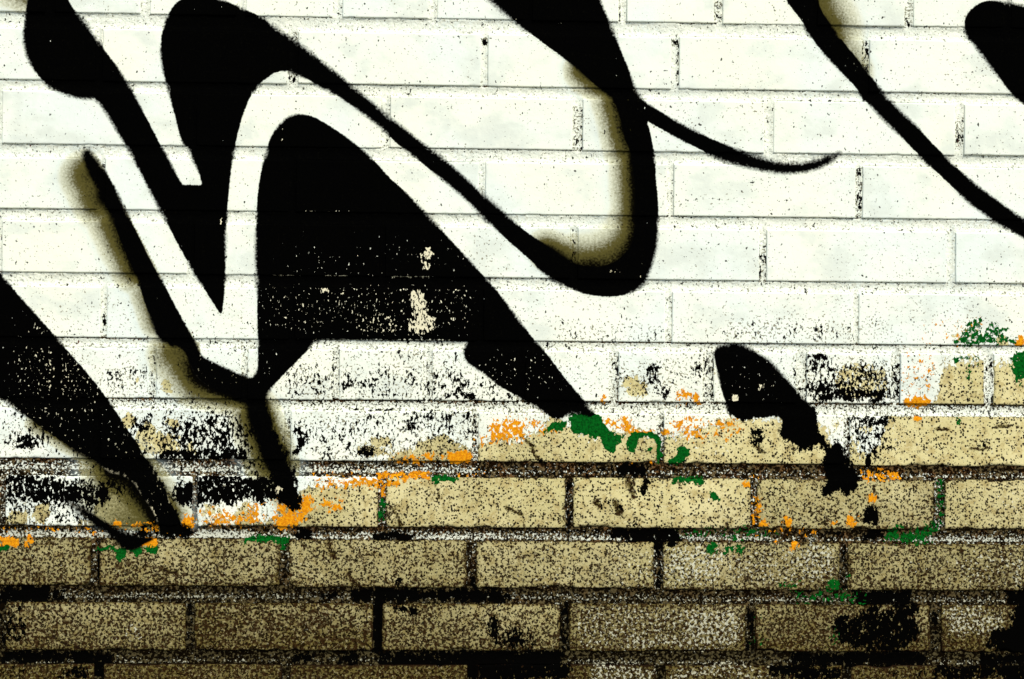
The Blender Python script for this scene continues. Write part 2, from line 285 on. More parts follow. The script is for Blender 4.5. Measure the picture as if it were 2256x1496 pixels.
HEADS = [(1886,370,1901,460,.62,4),(1886,455,1893,482,.6,3),(1490,84,1497,190,.62,3),(1478,88,1498,100,.7,3),(1898,88,1914,180,.5,3),(1905,90,1915,170,.66,3),(1993,0,2013,60,.42,4),(2105,260,2124,325,.48,5),  # dark specks in head joints; narrow right-edge lines paint the next brick's shadow
 (1573,0,1592,50,.42,4),(1363,0,1367,50,.5,2),(1262,232,1283,333,.34,4),(1280,235,1285,330,.6,2),(859,214,863,262,.6,2),(634,155,656,185,.5,3),(640,70,656,95,.55,4),(1061,84,1075,98,.75,3),(1672,540,1688,620,.42,4),(1686,565,1690,618,.66,2),
 (1669,520,1674,620,.5,2),(1256,500,1272,590,.34,4),(1479,650,1482,756,.5,2),(1890,650,1894,756,.5,2),(330,765,343,874,.44,4),(222,690,234,742,.36,3),(733,770,736,860,.5,2),(745,770,749,880,.6,2),(933,840,951,886,.52,4),(950,790,953,886,.66,2),
 (1341,782,1363,885,.36,5),(1360,785,1364,860,.7,2),(1549,785,1571,890,.5,5),(1568,785,1573,892,.66,2),(1754,850,1777,895,.5,6),(1775,785,1779,885,.7,2),(1963,800,1983,890,.5,5),(1982,785,1986,890,.75,2),(2167,800,2188,895,.44,5),(2184,790,2189,895,.75,2),
 (1040,900,1052,1015,.44,3),(1461,915,1465,1022,.72,2),(1868,920,1872,1020,.6,2),(850,1065,854,1158,.75,2),(832,1065,836,1158,.45,2),(1247,1055,1262,1160,.6,4),(1653,1060,1667,1165,.45,4),(2078,1062,2084,1165,.6,3),(213,1190,220,1290,.7,3),
 (1441,1200,1460,1298,.6,4),(1850,1200,1867,1300,.5,4),(1234,1330,1254,1435,.62,4),(1644,1335,1664,1435,.6,4),(2052,1335,2073,1435,.55,4),(410,1330,428,1435,.5,4),(617,1200,635,1290,.4,4),(1445,1466,1464,1500,.7,4)]
LINES = [(600,605,650,608,.9,1.6),(712,606,765,609,.85,1.6),(862,608,945,611,.95,1.6),(425,184,505,186,.8,1.5),(660,464,770,466,.6,1.4),(95,177,120,179,.9,1.6),(1175,50,1240,53,.8,1.5),(1125,41,1148,43,.8,1.4),(690,747,1000,750,.7,1.6),(500,604,540,607,.6,1.4),(350,461,400,463,.5,1.4)]
CRACKS = [(1148,962,1195,1018,2.6),(855,1108,888,1152,2.4),(722,1200,735,1232,2.2),(765,1262,792,1292,2.4),(1660,975,1682,996,2.6),(30,1372,60,1385,2.2),(105,1400,185,1432,2.4),(1745,1000,1748,985,2),(355,1253,388,1258,3),(1925,1045,1932,1120,1),
 (2140,985,2172,990,4),(2065,945,2090,948,3),(2195,942,2225,940,3),(960,1062,970,1100,1.6),(1120,1118,1150,1135,3),(1310,1110,1318,1120,4),(1358,1112,1366,1128,6),(1385,1058,1392,1090,5)]

def fields(u, v, mortar, tone):
    """four 3-vectors per vertex: A = sd, softness, overspray; B = wear, white, chips; C = orange, green, red; D = grain, grime, ragged"""
    sds = np.stack([poly_sd(P[k], u, v) for k, _ in STROKES])
    sd = sds.min(0)
    which = sds.argmin(0)
    uw = u + 44 * fbm(u / 42, v / 42, 4); vw = v + 34 * fbm(u / 42 + 40, v / 42 + 11, 4)
    us = u + 16 * fbm(u / 20, v / 20, 2); vsm = v + 16 * fbm(u / 20 + 40, v / 20 + 11, 2)
    rag = 0.8 + 9 * sstep(890, 960, v) * sstep(0, 1, (v - 850) / 100)
    rag = np.where((which == 1) & (u > 1000) & (v < 905), 1.0, rag)
    rag = np.where((which == 0), 0.9, rag)
    rag = np.where((which == 2) & (v < 1030), 1.5, rag)
    soft = np.full(u.shape, 1.5)
    soft = np.where(which == 3, 3.0 + 9 * sstep(215, 150, u), soft)
    rag = np.where(which == 3, 1.0, rag)
    soft = soft + 5 * sstep(40, 0, np.abs(sd)) * sstep(0.1, 0.45, fbm(u / 90, v / 90, 2) + 0.18)
    # softer upper flank of the long diagonal, crisp lower flank
    up = ((v - 24) < (u - 550) * 0.79) & (u > 600) & (u < 1130) & (v < 520)
    soft = np.where(up & (which == 0), soft + 4, soft)
    if mortar: soft = soft + 3.5; rag = rag + 1.6
    near = np.exp(-np.maximum(sd, 0) / 75.0)
    over = np.zeros(u.shape)
    for (a, b, c, d, r, am) in OVER:
        t = np.clip(((u - a) * (c - a) + (v - b) * (d - b)) / ((c - a) ** 2 + (d - b) ** 2 + 1e-6), 0, 1)
        over = np.maximum(over, am * sstep(r * 1.65, -.1 * r, np.hypot(u - a - t * (c - a), v - b - t * (d - b)) + 8 * fbm(u / 30, v / 30, 2)))
    over = .97 * over * near * sstep(1182, 1150, v)
    # the mist lies on one side of each stroke only; the other side was cut back with white
    over *= 1 - ((u > 1418) & (u < 1560) & (v < 660)) * 1.0
    over *= 1 - ((v > 612) & (v < 700) & (u > 1100) & (u < 1460)) * 1.0
    over *= 1 - ((v > 320) & (v < 752) & (u > 212 + (v - 340) * .535) & (u < 480)) * 1.0
    over *= 1 - ((v < 260) & (u > 1640) & (u < 1765 + v * .68)) * 1.0
    over *= 1 - ((v > 745) & (v < 880) & (u > 440) & (v < 790 + (u - 440) * .42)) * 1.0
    halo = sstep(950, 800, v) * 0.17 * np.exp(-np.maximum(sd, 0) / 11.0) * sstep(-0.15, 0.3, fbm(u / 60 + 5, v / 60, 2))
    over = np.maximum(over, halo)
    over = np.maximum(over, sstep(950, 800, v) * 0.10 * sstep(-0.05, 0.3, fbm(u / 150 + 9, v / 110 + 3, 3)))
    wear = 0.07 + np.maximum(1.2 * box(us, vsm, WEAR, 1.5), box(u, v, LINES))
    edge = np.interp(u, [p[0] for p in WHITE_EDGE], [p[1] for p in WHITE_EDGE])
    if mortar:
        white = np.interp(v, [0, 740, 900, 1000, 1040, 1170, 1300, 1440, 1600], [1, .96, .66, .52, .36, .34, .24, .16, .1]) - 0.3 * box(u, v, [(1050,1020,2256,1055,.6,20),(1700,1160,2000,1195,.6,20)])
        white = np.maximum(white, box(u, v, [(0,1162,300,1184,.5,8),(430,1162,560,1188,.56,8),(780,1168,1100,1190,.4,6),(1060,895,1600,916,.62,5),(640,895,1060,905,.8,4)]))
    else:
        white = 0.5 + (edge - vw) / 60.0
        white = np.clip(white, 0, 1) * (1 - box(uw, vw, TAN, 2))
        # faint white residue left on the bare bricks
        white = np.maximum(white, 0.18 * sstep(-0.1, .3, fbm(u / 80, v / 60 + 50, 2)) * (v < 1300))
    chips = 1.18 * box(uw, vw, CHIPS, 1.8) if not mortar else np.maximum(box(us, vsm, MBLACK, 2), box(u, v, HEADS))
    base = np.interp(v, [0, 400, 600, 760, 1000, 1400], [.06, .08, .12, .2, .27, .1])
    chips = np.maximum(chips, base + 0.05 * fbm(u / 70, v / 50 + 30, 2))
    org = box(us, vsm, ORANGE, 2.2); grn = box(us, vsm, GREEN, 2.2); red = box(uw, vw, RED)
    for gp in GREEN_POLY:
        gs = poly_sd(gp, us, vsm)
        grn = np.maximum(grn, (1.05 if gp[0][1] > 800 else .56) * sstep(9, -7, gs))
    grain = box(uw, vw, GRAIN) + .06
    grime_dark = np.interp(v, [800, 930, 1060, 1200, 1340, 1440, 1520], [.12, .2, .3, .58, .88, 1.14, 1.4])  # rises towards the bottom, darkening bricks and mortar
    grime_dark = grime_dark + .42 * fbm(u / 130, v / 90 + 8, 4) * sstep(850, 1100, v) + .1 * fbm(u / 60, v / 60, 2) + 0.10 * sstep(700, -100, u) * sstep(1100, 1300, v) - .08 * sstep(1100,1300,v) * sstep(900, 1200, u) * sstep(2100,1500,u) + tone
    for (a, b, c, d, w) in CRACKS:
        uu = us; t = np.clip(((uu - a) * (c - a) + (vsm - b) * (d - b)) / ((c - a) ** 2 + (d - b) ** 2), 0, 1)
        grime_dark = grime_dark + 1.3 * np.exp(-((uu - a - t * (c - a)) ** 2 + (vsm - b - t * (d - b)) ** 2) / w ** 2)
    A = np.stack([np.clip(sd, -60, 60), soft, over], -1)
    B = np.stack([wear, white, chips], -1)
    C = np.stack([org, grn, red], -1)
    D = np.stack([grain, np.clip(grime_dark, 0, 2.2), rag], -1)
    return A, B, C, D, which, sd

# ------------------------------------------------------------------ materials
class N:
    """tiny expression helper over shader nodes"""
    def __init__(s, nt): s.nt = nt
    def new(s, t): return s.nt.nodes.new(t)
    def put(s, sock, v):
        if isinstance(v, bpy.types.NodeSocket): s.nt.links.new(v, sock)
        elif isinstance(v, (tuple, list)): sock.default_value = tuple(v) + ((1,) if len(v) == 3 and len(sock.default_value) == 4 else ())
        else: sock.default_value = v
    def m(s, op, a, b=0.0, c=None, clamp=False):
        n = s.new('ShaderNodeMath'); n.operation = op; n.use_clamp = clamp
        s.put(n.inputs[0], a); s.put(n.inputs[1], b)
        if c is not None: s.put(n.inputs[2], c)
        return n.outputs[0]
    def add(s, a, b): return s.m('ADD', a, b)
    def sub(s, a, b): return s.m('SUBTRACT', a, b)
    def mul(s, a, b): return s.m('MULTIPLY', a, b)
    def mx(s, a, b): return s.m('MAXIMUM', a, b)
    def ramp(s, x, lo, hi):
        """smooth 0..1 as x goes lo..hi (lo may exceed hi)"""
        n = s.new('ShaderNodeMapRange'); n.interpolation_type = 'SMOOTHSTEP'
        s.put(n.inputs['Value'], x); s.put(n.inputs['From Min'], lo); s.put(n.inputs['From Max'], hi)
        return n.outputs['Result']
    def lin(s, x, a, b, c, d):
        n = s.new('ShaderNodeMapRange'); s.put(n.inputs['Value'], x)
        for k, q in zip(('From Min', 'From Max', 'To Min', 'To Max'), (a, b, c, d)): s.put(n.inputs[k], q)
        return n.outputs['Result']
    def mix(s, f, a, b):
        n = s.new('ShaderNodeMix'); n.data_type = 'RGBA'; n.clamp_factor = True
        s.put(n.inputs[0], f); s.put(n.inputs[6], a); s.put(n.inputs[7], b)
        return n.outputs[2]
    def attr(s, name):
        n = s.new('ShaderNodeAttribute'); n.attribute_name = name
        x = s.new('ShaderNodeSeparateXYZ'); s.nt.links.new(n.outputs['Vector'], x.inputs[0])
        return x.outputs
    def pos(s, sc=(1, 1, 1), off=(0, 0, 0)):
        g = s.new('ShaderNodeNewGeometry'); mp = s.new('ShaderNodeMapping')
        s.nt.links.new(g.outputs['Position'], mp.inputs[0]); mp.inputs['Scale'].default_value = sc; mp.inputs['Location'].default_value = off
        return mp.outputs[0]
    def noise(s, scale, detail=2.0, rough=.5, vec=None, dist=0.0):
        n = s.new('ShaderNodeTexNoise'); n.inputs['Scale'].default_value = scale; n.inputs['Detail'].default_value = detail
        n.inputs['Roughness'].default_value = rough; n.inputs['Distortion'].default_value = dist
        s.put(n.inputs['Vector'], vec if vec is not None else s.pos())
        return n.outputs['Fac']
    def voro(s, scale, vec=None, feature='F1', out='Distance', rnd=1.0):
        n = s.new('ShaderNodeTexVoronoi'); n.feature = feature; n.inputs['Scale'].default_value = scale; n.inputs['Randomness'].default_value = rnd
        s.put(n.inputs['Vector'], vec if vec is not None else s.pos())
        return n.outputs[out]

def wall_material(name, mortar):
    mat = bpy.data.materials.new(name); mat.use_nodes = True
    nt = mat.node_tree; n = N(nt)
    bs = nt.nodes['Principled BSDF']
    A, B, C, D = n.attr('paint_edge'), n.attr('paint_cover'), n.attr('paint_colour'), n.attr('weathering')
    sd, soft, over = A[0], A[1], A[2]
    wear, white, chips = B[0], B[1], B[2]
    org, grn, red = C[0], C[1], C[2]
    grain, grime_dark, rag = D[0], D[1], D[2]
    flake = n.noise(150, 4, .62, n.pos((1.25, 1, .8)), .4)          # paint flakes 4-8 mm
    flake2 = n.noise(215, 3, .6, n.pos((1.3, 1, .75), (3.1, 0, 7.7)), .3)
    fine = n.noise(330, 2, .6)
    fine2 = n.noise(620, 1, .5, n.pos((1, 1, 1), (5, 2, 1)))
    big = n.noise(9, 3, .5, n.pos((1, 1, 1), (2, 2, 2)))
    # bare surface
    if mortar:
        g = n.ramp(n.noise(250, 2, .6, n.pos((1, 1, 1), (1, 4, 9))), .50, .60)
        bare = n.mix(g, (.006, .0035, .0012), (.12, .085, .036))
        bare = n.mix(n.mul(n.ramp(n.noise(45, 3, .6), .48, .6), .5), bare, n.mix(g, (.012, .004, .001), (.13, .045, .010)))
        bare = n.mix(n.ramp(grime_dark, .3, 1.0), bare, n.mix(n.mul(g, .55), (.004, .0025, .001), (.12, .095, .04)))
    else:
        tan = n.mix(n.ramp(big, .35, .65), (.72, .625, .31), (.61, .53, .24))
        tan = n.mix(n.ramp(n.noise(60, 3, .6), .45, .66), tan, (.50, .40, .165))
        # brown film, denser towards the foot of the wall
        tan = n.mix(n.lin(grime_dark, .15, 1.15, 0, .93), tan, (.085, .062, .011))
        g2 = n.add(grime_dark, n.mul(n.sub(n.noise(38, 3, .6, n.pos((1, 1, 1), (6, 6, 1))), .5), 1.5))
        # pits: dark grains, denser with grime
        pit_t = n.lin(g2, .1, .95, .625, .505)
        pit = n.ramp(n.noise(250, 2.5, .55, n.pos((1, 1, 1), (8, 1, 3))), pit_t, n.add(pit_t, .03))
        vd = n.new('ShaderNodeTexVoronoi'); vd.inputs['Scale'].default_value = 300; n.put(vd.inputs['Vector'], n.pos((1, 1, 1), (3, 5, 7)))
        vsx = n.new('ShaderNodeSeparateColor'); nt.links.new(vd.outputs['Color'], vsx.inputs[0])
        dot = n.mul(n.ramp(vd.outputs['Distance'], n.lin(vsx.outputs[1], 0, 1, .30, .55), n.lin(vsx.outputs[1], 0, 1, .22, .42)), n.ramp(vsx.outputs[0], n.lin(g2, .1, 1, .42, .86), n.lin(g2, .1, 1, .38, .80)))
        bare = n.mix(n.mul(pit, .95), tan, (.010, .005, .0015))
        bare = n.mix(n.mul(dot, .97), bare, (.008, .004, .001))
        tan2 = None
        pb_t = n.lin(g2, .1, .9, .65, .50)
        pb = n.ramp(n.noise(190, 3, .6, n.pos((1, 1, 1), (2, 8, 3))), pb_t, n.add(pb_t, .04))
        bare = n.mix(n.mul(pb, .85), bare, (.028, .013, .004))
        lg = n.ramp(n.noise(280, 2, .55, n.pos((1, 1, 1), (9, 2, 5))), .58, .66)
        bare = n.mix(n.mul(n.mul(lg, n.sub(1, pit)), .5), bare, n.mix(n.lin(grime_dark, .2, 1.1, 0, .75), (.74, .66, .38), (.30, .24, .10)))
        bare = n.mix(n.ramp(grime_dark, 1.25, 1.7), bare, (.012, .006, .003))
    # white grains left on bare brick
    gt = n.lin(grain, 0, 1, .72, .50)
    gr = n.ramp(n.noise(240, 2.5, .6, n.pos((1, 1, 1), (4, 4, 1))), gt, n.add(gt, .05))
    colr = n.mix(n.mul(gr, .9), bare, n.mix(n.lin(grime_dark, .3, 1.1, 0, .6), (.74, .73, .55), (.30, .27, .16)))
    # white coat
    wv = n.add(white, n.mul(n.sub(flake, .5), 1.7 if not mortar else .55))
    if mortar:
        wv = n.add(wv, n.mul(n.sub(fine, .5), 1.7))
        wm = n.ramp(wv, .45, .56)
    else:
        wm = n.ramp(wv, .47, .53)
    wcol = n.mix(n.ramp(big, .38, .62), (.87, .875, .72), (.80, .845, .735))
    wcol = n.mix(n.mul(n.ramp(n.noise(5, 3, .5, n.pos((1, 1, 1), (3, 1, 9))), .45, .62), .45), wcol, (.88, .87, .66))
    wcol = n.mix(n.mul(n.ramp(n.noise(13, 4, .6, n.pos((1, 1, 1.4), (7, 7, 7))), .47, .66), .8), wcol, (.68, .71, .60))
    # pinholes
    ph_t = n.add(n.lin(chips, .05, .3, .67, .58), n.mul(n.sub(n.noise(14, 3, .6, n.pos((1, 1, 1), (4, 2, 4))), .5), .2))
    ph = n.ramp(n.noise(300, 2, .55, n.pos((1, 1, 1), (6, 0, 2))), ph_t, n.add(ph_t, .04))
    wcol = n.mix(n.mul(ph, .8), wcol, (.15, .12, .045))
    if mortar:
        sp = n.ramp(n.noise(320, 2.5, .6, n.pos((1, 1, 1), (1, 0, 5))), n.lin(chips, 0, .3, .62, .54), n.lin(chips, 0, .3, .68, .60))
        wcol = n.mix(n.mul(sp, .85), n.mix(n.ramp(n.noise(260, 2), .4, .6), wcol, (.75, .76, .62)), (.13, .115, .055))
    if mortar: wcol = n.mix(n.lin(grime_dark, .22, .85, 0, .8), wcol, (.25, .23, .14))
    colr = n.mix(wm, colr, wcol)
    # olive mist of overspray
    ov = n.add(over, n.mul(n.mul(n.sub(fine, .5), .8), n.m('MINIMUM', n.mul(over, 1.6), .6)))
    olive = n.mix(n.ramp(ov, .26, .78), n.mix(.55, colr, (.42, .40, .20)), (.085, .072, .018))
    olive = n.mix(n.ramp(ov, .80, 1.12), olive, (.002, .0017, .0008))
    halo_c = n.mix(n.ramp(over, .18, .30), (.50, .60, .57), olive)
    colr = n.mix(n.ramp(ov, .0, .42), colr, n.mix(n.ramp(over, .2, .34), n.mix(.5, colr, halo_c), olive))
    # older black paint showing as chips; in mortar also painted head-joint shadow lines
    ct = n.lin(chips, .1, 1, .665, .35)
    chn = n.add(n.mul(flake2, .72), n.mul(n.noise(58, 3, .6, n.pos((1.1, 1, .9), (6, 2, 6))), .42))
    chn = n.sub(chn, .07)
    ch = n.ramp(chn, ct, n.add(ct, .015))
    blk = (.0012, .0011, .0009)
    redm = n.mul(n.ramp(red, .15, .3), n.ramp(n.noise(70, 1, .5, n.pos((1, 1, 1), (3, 3, 3))), .45, .5))
    tiny_t = n.add(n.lin(chips, .05, .6, .70, .64), n.mul(n.sub(n.noise(11, 3, .6, n.pos((1, 1, 1), (1, 2, 8))), .5), .2))
    tiny = n.ramp(n.noise(210, 1.5, .5, n.pos((1, 1, .8), (9, 9, 9))), tiny_t, n.add(tiny_t, .03))
    colr = n.mix(n.mul(n.ramp(n.noise(230, 1.5, .5, n.pos((1, 1, .8), (4, 9, 4))), n.lin(red, 0, 1, 1.2, .56), n.lin(red, 0, 1, 1.23, .58)), n.ramp(red, .1, .2)), colr, (.13, .006, .003))
    colr = n.mix(n.mul(tiny, .95), colr, n.mix(redm, (.012, .01, .006), (.10, .008, .003)))
    colr = n.mix(ch, colr, blk)
    # orange and green remains
    ofl = n.noise(170, 4, .6, n.pos((1.1, 1, .9), (1, 6, 2)), .5)
    ot = n.lin(org, 0, 1, .72, .24)
    om = n.mul(n.ramp(ofl, ot, n.add(ot, .015)), n.ramp(org, .05, .15))
    colr = n.mix(om, colr, n.mix(n.ramp(fine, .4, .6), (.80, .33, .008), (.62, .20, .006)))
    gfl = n.noise(170, 4, .6, n.pos((1.1, 1, .9), (5, 5, 2)), .5)
    gtt = n.lin(grn, 0, 1, .72, .24)
    gm = n.mul(n.ramp(gfl, gtt, n.add(gtt, .015)), n.ramp(grn, .05, .15))
    colr = n.mix(gm, colr, n.mix(n.ramp(fine, .4, .65), (.0025, .10, .009), (.002, .045, .005)))
    # black strokes: distance to the outline, ragged by flaking, grainy at the soft spray edge
    sdn = n.add(sd, n.mul(n.mul(n.sub(flake, .5), 5.0), rag))
    sdn = n.add(sdn, n.mul(n.mul(n.sub(fine, .5), 1.9), soft))
    cov = n.ramp(sdn, soft, n.mul(soft, -.55))
    wt = n.lin(wear, 0, 1, .80, .44)
    if mortar: wt = n.add(wt, .06)
    wr = n.ramp(n.noise(260, 2.5, .6, n.pos((1.3, 1, .7), (2, 3, 2)), .3), wt, n.add(wt, .02))
    cov = n.mul(cov, n.sub(1, n.mul(wr, n.ramp(wear, .0, .05))))
    black = n.mix(n.ramp(fine, .55, .8), (.0009, .0009, .0008), (.0024, .0022, .0014))
    colr = n.mix(n.mul(n.ramp(sd, 0, -6), n.mul(n.ramp(wear, .2, .5), .85)), colr, (.74, .66, .42))
    colr = n.mix(cov, colr, black)
    nt.links.new(colr, bs.inputs['Base Color'])
    bs.inputs['Roughness'].default_value = .92
    bs.inputs['Specular IOR Level'].default_value = 0.0
    # fine relief
    bmp = n.new('ShaderNodeBump')
    h = n.add(n.mul(fine, .5 if not mortar else 1.0), n.mul(flake, .25))
    if not mortar: h = n.sub(h, n.mul(n.mul(pit, n.sub(1, wm)), .6))
    h = n.add(h, n.mul(wm, 1.1))
    h = n.sub(h, n.mul(ch, n.mul(wm, .9)))
    h = n.add(h, n.mul(n.mx(om, gm), .7))
    n.put(bmp.inputs['Height'], h)
    bmp.inputs['Distance'].default_value = .0004 if not mortar else .0011
    bmp.inputs['Strength'].default_value = .8
    nt.links.new(bmp.outputs[0], bs.inputs['Normal'])
    return mat

M_BRICK = wall_material('painted_brick', False)
M_MORTAR = wall_material('painted_mortar', True)

# ------------------------------------------------------------------ mesh builders
def grid_mesh(name, X, Y, Z, keep, mats, attrs):
    """X, Y, Z: (rows, cols) arrays; keep: mask of cells"""
    nr, nc = X.shape
    idx = np.arange(nr * nc).reshape(nr, nc)
    q = np.stack([idx[:-1, :-1], idx[:-1, 1:], idx[1:, 1:], idx[1:, :-1]], -1)[keep]
    return raw_mesh(name, np.stack([X.ravel(), Y.ravel(), Z.ravel()], -1), q.reshape(-1, 4), mats, attrs)

def raw_mesh(name, V, Q, mats, attrs, slots=None):
    used = np.zeros(len(V), bool); used[Q.ravel()] = True
    rem = np.cumsum(used) - 1
    V = V[used]; Q = rem[Q]
    me = bpy.data.meshes.new(name)
    me.vertices.add(len(V)); me.vertices.foreach_set('co', V.astype(np.float32).ravel())
    me.loops.add(Q.size); me.loops.foreach_set('vertex_index', Q.astype(np.int32).ravel())
    me.polygons.add(len(Q)); me.polygons.foreach_set('loop_start', np.arange(0, Q.size, 4, dtype=np.int32))
    me.polygons.foreach_set('loop_total', np.full(len(Q), 4, np.int32))
    me.polygons.foreach_set('use_smooth', np.ones(len(Q), bool))
    for m in mats: me.materials.append(m)
    if slots is not None: me.polygons.foreach_set('material_index', slots.astype(np.int32))
    for nm, a in zip(('paint_edge', 'paint_cover', 'paint_colour', 'weathering'), attrs):
        at = me.attributes.new(nm, 'FLOAT_VECTOR', 'POINT')
        at.data.foreach_set('vector', a[used].astype(np.float32).ravel())
    me.update(calc_edges=True)
    return me

def obj(name, me, parent=None, **props):
    o = bpy.data.objects.new(name, me); col.objects.link(o)
    if parent: o.parent = parent
    for k, v in props.items(): o[k] = v
    return o

def solid_box(name, x0, x1, y0, y1, z0, z1, mat):
    V = [(x, y, z) for x in (x0, x1) for y in (y0, y1) for z in (z0, z1)]
    Fc = [(0, 1, 3, 2), (4, 6, 7, 5), (0, 4, 5, 1), (2, 3, 7, 6), (0, 2, 6, 4), (1, 5, 7, 3)]
    me = bpy.data.meshes.new(name); me.from_pydata(V, [], Fc); me.materials.append(mat); me.update()
    return me

wall_root = bpy.data.objects.new('brick_wall', None); col.objects.link(wall_root)
wall_root['label'] = 'old brick wall with white paint above, bare beige bricks below and black graffiti strokes'
wall_root['category'] = 'wall'
wall_root['kind'] = 'thing'

film = []       # pieces of surface that carry a black stroke: V, Q, attrs, slot, stroke id per face

def normals(V, Q):
    a = V[Q[:, 1]] - V[Q[:, 0]]; b = V[Q[:, 3]] - V[Q[:, 0]]
    fn = np.cross(a, b)
    vnm = np.zeros_like(V)
    for k in range(4): np.add.at(vnm, Q[:, k], fn)
    return vnm / (np.linalg.norm(vnm, axis=1, keepdims=True) + 1e-12)

def take_film(V, Q, F_, slot):
    A, B, C, D, which, sd = F_
    m = sd[Q].min(1) < 2.0
    m &= sd[Q].mean(1) < 3.0
    if not m.any(): return
    Qm = Q[m]
    nv = normals(V, Q)
    Vo = V + nv * 0.00022
    film.append((Vo, Qm, (A, B, C, D), slot, which[Qm[:, 0]]))

STEP = 3.6 * PXM
CORNER = {}      # worn corners, (row, px of brick centre) -> radii mm for (bl, br, tl, tr)
def worn(row, uc):
    r = [1.2, 1.2, 1.2, 1.2]
    if row == 9 and uc < 200: r = [1, 13, 1, 3]
    if row == 9 and 600 < uc < 1030: r = [14, 12, 2, 8]
    if row == 9 and 1050 < uc < 1440: r = [6, 3, 8, 3]
    if row == 9 and 215 < uc < 617: r = [2, 2, 12, 2]
    if row == 8 and 850 < uc < 1240: r = [9, 2, 2, 2]
    if row == 10: r = [3, 5, 4, 4]
    if row == 8 and 1660 < uc < 2060: r = [3, 10, 2, 3]
    if row >= 7: r = [max(q, 2.4) for q in r]
    return [q * 0.001 for q in r]

brick_count = 0
for bi, (x0, x1, z0, z1, row, vis) in enumerate(bricks):
    st = STEP if vis else STEP * 4
    def axis(a, b):
        n = max(3, int(round((b - a - .004) / st)))
        return np.concatenate([[a, a + .0006, a + .0013], np.linspace(a + .0024, b - .0024, n), [b - .0013, b - .0006, b]])
    xs, zs = axis(x0, x1), axis(z0, z1)
    X, Z = np.meshgrid(xs, zs)
    uc, vc = px(np.array([(x0 + x1) / 2]), np.array([(z0 + z1) / 2]))
    R = worn(row, uc[0])
    # signed distance inside the rounded, slightly chipped outline
    rr = np.where(Z < (z0 + z1) / 2, np.where(X < (x0 + x1) / 2, R[0], R[1]), np.where(X < (x0 + x1) / 2, R[2], R[3]))
    dx = np.minimum(X - x0, x1 - X); dz = np.minimum(Z - z0, z1 - Z)
    cx = np.maximum(rr - dx, 0); cz = np.maximum(rr - dz, 0)
    dist = np.where((dx < rr) & (dz < rr), rr - np.sqrt(cx ** 2 + cz ** 2), np.minimum(dx, dz))
    amp = 0.0009 if row < 6 else (0.0022 if row < 8 else 0.0036)
    chipn = np.maximum(fbm(X / .011 + bi * 3.7, Z / .011 + bi, 3) - .04, 0) * 2.2
    big_ch = np.maximum(fbm(X / .035 + bi * 1.7, Z / .03 + bi * 5, 2) - .12, 0) * 3
    dist = dist - amp * (chipn + big_ch * (1.3 if row > 6 else .5))
    tilt = rs.uniform(-1, 1, 3) * np.array([.0005, .0004, .0004])
    relief = 0.00035 * fbm(X / .02 + bi, Z / .02, 3) + (0.00025 if row < 6 else .0005) * fbm(X / .004, Z / .004 + bi, 2)
    bevel = .0015
    y = -(.0002 + tilt[0] + tilt[1] * (X - x0) / (x1 - x0) + tilt[2] * (Z - z0) / (z1 - z0)) + relief
    t = np.clip(dist / bevel, 0, 1)
    y = y + .0012 * (1 - np.sqrt(np.clip(1 - (1 - t) ** 2, 0, 1)))
    y = y + np.clip(-dist, 0, .004) * 1.8
    # close the sides: an outer ring pushed back into the wall
    Xp = np.pad(X, 1, mode='edge'); Zp = np.pad(Z, 1, mode='edge'); Yp = np.pad(y, 1, mode='edge')
    ring = np.ones(Xp.shape, bool); ring[1:-1, 1:-1] = False
    Yp[ring] = .045
    nr, nc = Xp.shape
    idx = np.arange(nr * nc).reshape(nr, nc)
    Q = np.stack([idx[:-1, :-1], idx[:-1, 1:], idx[1:, 1:], idx[1:, :-1]], -1).reshape(-1, 4)
    # no degenerate corner cells
    V = np.stack([Xp.ravel(), Yp.ravel(), Zp.ravel()], -1)
    cell_keep = np.ones((nr - 1, nc - 1), bool)
    for a in (0, -1):
        for b in (0, -1): cell_keep[a, b] = False
    Q = Q[cell_keep.ravel()]
    back = np.array([[idx[0, 1], idx[-1, 1], idx[-1, -2], idx[0, -2]]])
    u, v = px(V[:, 0], V[:, 2])
    de = np.pad(np.minimum(dist, .01), 1, mode='edge').ravel()
    dirt = (.55 if row >= 7 else 0.18 if row == 6 else 0.0) * np.exp(-np.maximum(de, 0) / .0014)
    F_ = fields(u, v, False, rs.uniform(-.09, .09) * (1.9 if row >= 7 else 1) + dirt)
    Qa = np.concatenate([Q, back])
    me = raw_mesh('brick', V, Qa, [M_BRICK], F_[:4])
    o = obj('brick', me, wall_root)
    brick_count += 1
    if vis: take_film(V, Q, F_, 0)

